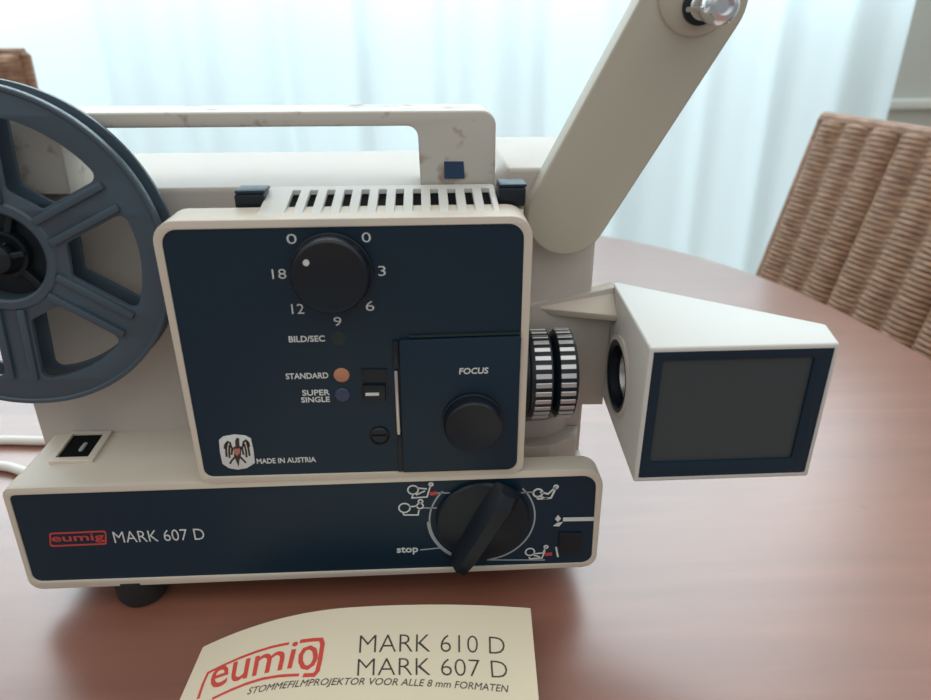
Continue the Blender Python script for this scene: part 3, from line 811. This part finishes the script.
# inching-switch recess on the step
bm = bmesh.new()
ro_ = [(-0.1782, 0.2835), (-0.1578, 0.2835), (-0.1590, 0.3100), (-0.1790, 0.3100)]
ri_ = [(-0.1760, 0.2868), (-0.1612, 0.2868), (-0.1622, 0.3080), (-0.1772, 0.3080)]
plate(bm, [rp(ro_, 0.0008, 3), ri_], 0.8242, 0.8222, TOP, 0.0005)
rec = finish('lever_recess', bm, M['beige'], P)
bm = bmesh.new(); plate(bm, [ri_], 0.8229, 0.8223, TOP); finish('recess_floor', bm, M['recess'], rec)
bm = bmesh.new(); box(bm, -0.1687, -0.1668, 0.2930, 0.3000, 0.8226, 0.8240, 0.0006); finish('lever', bm, M['print_grey'], rec)
# rubber feet
for x, y in ((-0.1455, 0.2760), (0.030, 0.3000), (-0.1500, 0.388), (0.045, 0.388)):
    bm = bmesh.new(); lathe(bm, [(0, 0), (0.0105, 0), (0.0120, 0.003), (0.0120, 0.0157), (0, 0.0157)], (x, y, 0.75), (0, 0, 1), 32)
    finish('rubber_foot', bm, M['rubber'], P)

# ------------------------------------------------------------------ film reel
RR = 0.0678
reel = thing('film_reel', (RC[0], RC[1] + 0.006, RC[2] - RR), 'empty dark grey plastic film reel with six spokes on the left end of the projector', 'film reel')
def reel_hole(a0, a1, ro, ri, ws):
    """rounded opening between the spokes at a0 and a1 (degrees)"""
    def pt(r, a, s):
        q = a + s * math.asin(ws / r)
        return (RC[0] + r * math.cos(q), RC[2] + r * math.sin(q))
    a0, a1 = math.radians(a0), math.radians(a1)
    q0 = a0 + math.asin(ws / ro); q1 = a1 - math.asin(ws / ro)
    qs = [q0] + [q0 + (q1 - q0) * (0.2 + 0.6 * k / 8) for k in range(9)] + [q1]
    outer = [(RC[0] + ro * math.cos(q), RC[2] + ro * math.sin(q)) for q in qs]
    poly = [pt(ri, a0, 1)] + outer + [pt(ri, a1, -1)]
    return rp(poly, [0.0025, 0.0055] + [0] * 9 + [0.0055, 0.0025], 6)
def flange(y0, y1):
    bm = bmesh.new()
    loops = [circ(RC[0], RC[2], RR, 128)]
    for k in range(6): loops.append(reel_hole(-34 + 60 * k, 26 + 60 * k, 0.0562, 0.0285, 0.0076))
    loops.append(circ(RC[0], RC[2], 0.0188, 48))
    plate(bm, loops, y0, y1, FRONT, 0.0005, 2)
    return bm
bm = flange(0.2840, 0.2862)
lathe(bm, [(RR - 0.0022, 0), (RR, 0), (RR, 0.0011), (RR - 0.0006, 0.0015), (RR - 0.0016, 0.0015), (RR - 0.0022, 0.0008), (RR - 0.0022, 0)], (RC[0], 0.2848, RC[2]), (0, -1, 0), 128)
ff = finish('reel_flange', bm, M['reel'], reel)
ff['label'] = 'front disc with spokes'
for k in range(6):
    X_ = Matrix.Translation((RC[0], 0, RC[2])) @ Matrix.Rotation(-math.radians(26 + 60 * k), 4, 'Y')
    bm = bmesh.new()
    for s in (-1, 1):
        box(bm, 0.0225, 0.0555, 0.2822, 0.2846, s * 0.0049 - 0.0016, s * 0.0049 + 0.0016, 0.0007, 2, X_)
    finish('spoke_rib', bm, M['reel'], ff)
bm = flange(0.2955, 0.2975)
bf = finish('reel_flange', bm, M['reel'], reel); bf['label'] = 'rear disc with spokes'
bm = bmesh.new()
lathe(bm, [(0.0186, -0.0006), (0.0186, 0.012), (0.0235, 0.012), (0.0235, -0.0004), (0.0225, -0.0013), (0.0196, -0.0013), (0.0186, -0.0006)], (RC[0], 0.2845, RC[2]), (0, 1, 0), 64)
hb = finish('hub', bm, M['reel'], reel)
bm = bmesh.new()
lathe(bm, [(0.0036, 0.0), (0.0187, 0.0), (0.0187, 0.0022), (0.0036, 0.0022), (0.0036, 0.0)], (RC[0], 0.2915, RC[2]), (0, 1, 0), 48)
lathe(bm, [(0.0085, 0.0), (0.0100, 0.0), (0.0100, 0.0045), (0.0085, 0.0045), (0.0085, 0.0)], (RC[0], 0.2916, RC[2]), (0, -1, 0), 40)
for k in range(3):
    X_ = Matrix.Translation((RC[0], 0, RC[2])) @ Matrix.Rotation(math.radians(52 + 120 * k), 4, 'Y')
    box(bm, 0.0095, 0.0188, 0.2875, 0.2917, -0.0014, 0.0014, 0.0004, 1, X_)
finish('hub_web', bm, M['reel_dark'], hb)

# ------------------------------------------------------------------ cord
bm = bmesh.new()
tube(bm, bez([(-0.120, 0.450, 0.7532), (-0.160, 0.432, 0.7532), (-0.205, 0.417, 0.7532), (-0.235, 0.416, 0.7532), (-0.266, 0.4185, 0.7532), (-0.295, 0.4205, 0.7532), (-0.330, 0.415, 0.7532), (-0.352, 0.402, 0.7532), (-0.345, 0.392, 0.7532),
              (-0.310, 0.3925, 0.7532), (-0.275, 0.3895, 0.7532), (-0.258, 0.3830, 0.7532), (-0.238, 0.372, 0.7532), (-0.216, 0.364, 0.7575), (-0.203, 0.361, 0.7690), (-0.1952, 0.360, 0.7740)]), 0.0031, 12)
tag(finish('power_cord', bm, M['cable']), 'thin white power cord looped on the table behind the left end of the projector', 'cord')

# ------------------------------------------------------------------ brochure
TL = Vector((-0.1062, 0.2386)); TR = Vector((0.0442, 0.2433)); RUL = Vector((-0.00348, -0.04758)).normalized()
H0, HS, SP = 0.0008, 0.0180, 0.0680          # height at the fold, rise, width of the curved part
UV = (TR - TL).normalized()
def prof(s):
    t = (SP - s) / SP; return 0.75 + H0 + HS - (HS * t * t if t > 0 else 1.15 * (s - SP) ** 2)
NS = 400; SS = [0.0]; UU = [0.0]
for k in range(1, NS + 1):
    s = 0.17 * k / NS; UU.append(UU[-1] + math.hypot(0.17 / NS, prof(s) - prof(s - 0.17 / NS))); SS.append(s)
def s_of(u):
    if u <= 0: return u
    lo, hi = 0, NS
    while hi - lo > 1:
        m_ = (lo + hi) // 2
        if UU[m_] <= u: lo = m_
        else: hi = m_
    return SS[lo] + (u - UU[lo]) / (UU[hi] - UU[lo]) * (SS[hi] - SS[lo])
def sheet(u, w, lift=0.0):
    """point of the bulging cover: u along its top edge, w towards its foot"""
    s = s_of(u); p = TL + UV * s + RUL * w
    return Vector((p.x, p.y, prof(s) + lift))
UW = 0.15428
bro = thing('brochure', (-0.03, 0.14, 0.75), 'cream printed leaflet with red logo lying on the table in front of the projector', 'leaflet')
def leaf(uw, hl, k, th, w0=0.0):
    bm = bmesh.new(); n, m_ = 48, 8; T, B = [], []
    for i in range(n + 1):
        a, b = [], []
        for j in range(m_ + 1):
            p = sheet(uw * i / n, w0 + (hl - w0) * j / m_)
            z = 0.7504 + (p.z - 0.75 - H0) * k
            a.append(bm.verts.new((p.x, p.y, z + th))); b.append(bm.verts.new((p.x, p.y, z)))
        T.append(a); B.append(b)
    for i in range(n):
        for j in range(m_):
            bm.faces.new((T[i][j], T[i][j + 1], T[i + 1][j + 1], T[i + 1][j])); bm.faces.new((B[i][j], B[i + 1][j], B[i + 1][j + 1], B[i][j + 1]))
        for q in (0, m_): bm.faces.new((T[i][q], T[i + 1][q], B[i + 1][q], B[i][q]))
    for j in range(m_):
        for q in (0, n): bm.faces.new((T[q][j], B[q][j], B[q][j + 1], T[q][j + 1]))
    return bm
cover = finish('front_page', leaf(UW, 0.200, 1.0, 0.0004), M['paper'], bro, 60)
finish('back_page', leaf(UW - 0.002, 0.199, 0.0, 0.0003, 0.001), M['paper'], bro, 60)
PF = lambda a, b, c: sheet(a, -b, c)
def quad_map(q):
    def f(a, b, c):
        u = [q[0][k] * (1 - a) * (1 - b) + q[1][k] * a * (1 - b) + q[2][k] * a * b + q[3][k] * (1 - a) * b for k in (0, 1)]
        return PF(u[0], u[1], c)
    return f
def paper_text(s, quad, m, weight=0.0, shear=0.0):
    return finish('printed_line', text_bm(s, 0, 0, 1, 1, quad_map(quad), 0.00012, -0.00005, weight, shear), m, cover)
paper_text('MARK 610 D', [(0.07875, -0.02598), (0.14102, -0.02737), (0.14113, -0.01819), (0.07776, -0.01662)], M['ink_dark'], -0.016)
paper_text('MARK 607 D', [(0.07970, -0.03749), (0.14185, -0.03948), (0.14154, -0.03098), (0.07880, -0.02905)], M['ink_dark'], -0.016)
paper_text('STOMMEFILMPROJEKTOR VOOR ALLE 8 mm FORMATEN', [(0.03514, -0.03950), (0.14195, -0.04732), (0.14192, -0.04285), (0.03510, -0.03529)], M['ink_dark'], 0.0, 0.2)
bm = bmesh.new()
merge(bm, text_bm('eumi', 0, 0, 1, 1, quad_map([(0.01515, -0.02946), (0.05183, -0.03023), (0.05125, -0.01618), (0.01119, -0.01316)]), 0.00012, -0.00005, 0.006, 0.0))
strokes(bm, [[(0.01089, -0.03180), (0.01018, -0.02425), (0.01044, -0.01882), (0.01695, -0.01796), (0.02517, -0.01701), (0.03238, -0.01642), (0.03951, -0.01604), (0.04711, -0.01626)],
             [(0.05565, -0.03418), (0.04750, -0.03292), (0.03976, -0.03236), (0.03300, -0.03274), (0.02626, -0.03360), (0.01862, -0.03483)]], 0.0014, PF, 0.00012, -0.00005)
strokes(bm, [[(0.05194, -0.01633), (0.05719, -0.01660), (0.06115, -0.01701), (0.06231, -0.01960), (0.06295, -0.02798), (0.06304, -0.03346), (0.06199, -0.03524), (0.05742, -0.03474)]], 0.0019, PF, 0.00014, -0.00005)
strokes(bm, [[(0.06058, -0.02559), (0.05947, -0.02231), (0.05720, -0.02060), (0.05499, -0.02122), (0.05411, -0.02390), (0.05469, -0.02733), (0.05644, -0.03041), (0.05848, -0.03127), (0.06023, -0.02983), (0.06078, -0.02715), (0.06058, -0.02559)]], 0.0019, PF, 0.00016, -0.00005)
finish('maker_logo', bm, M['ink_red'], cover)
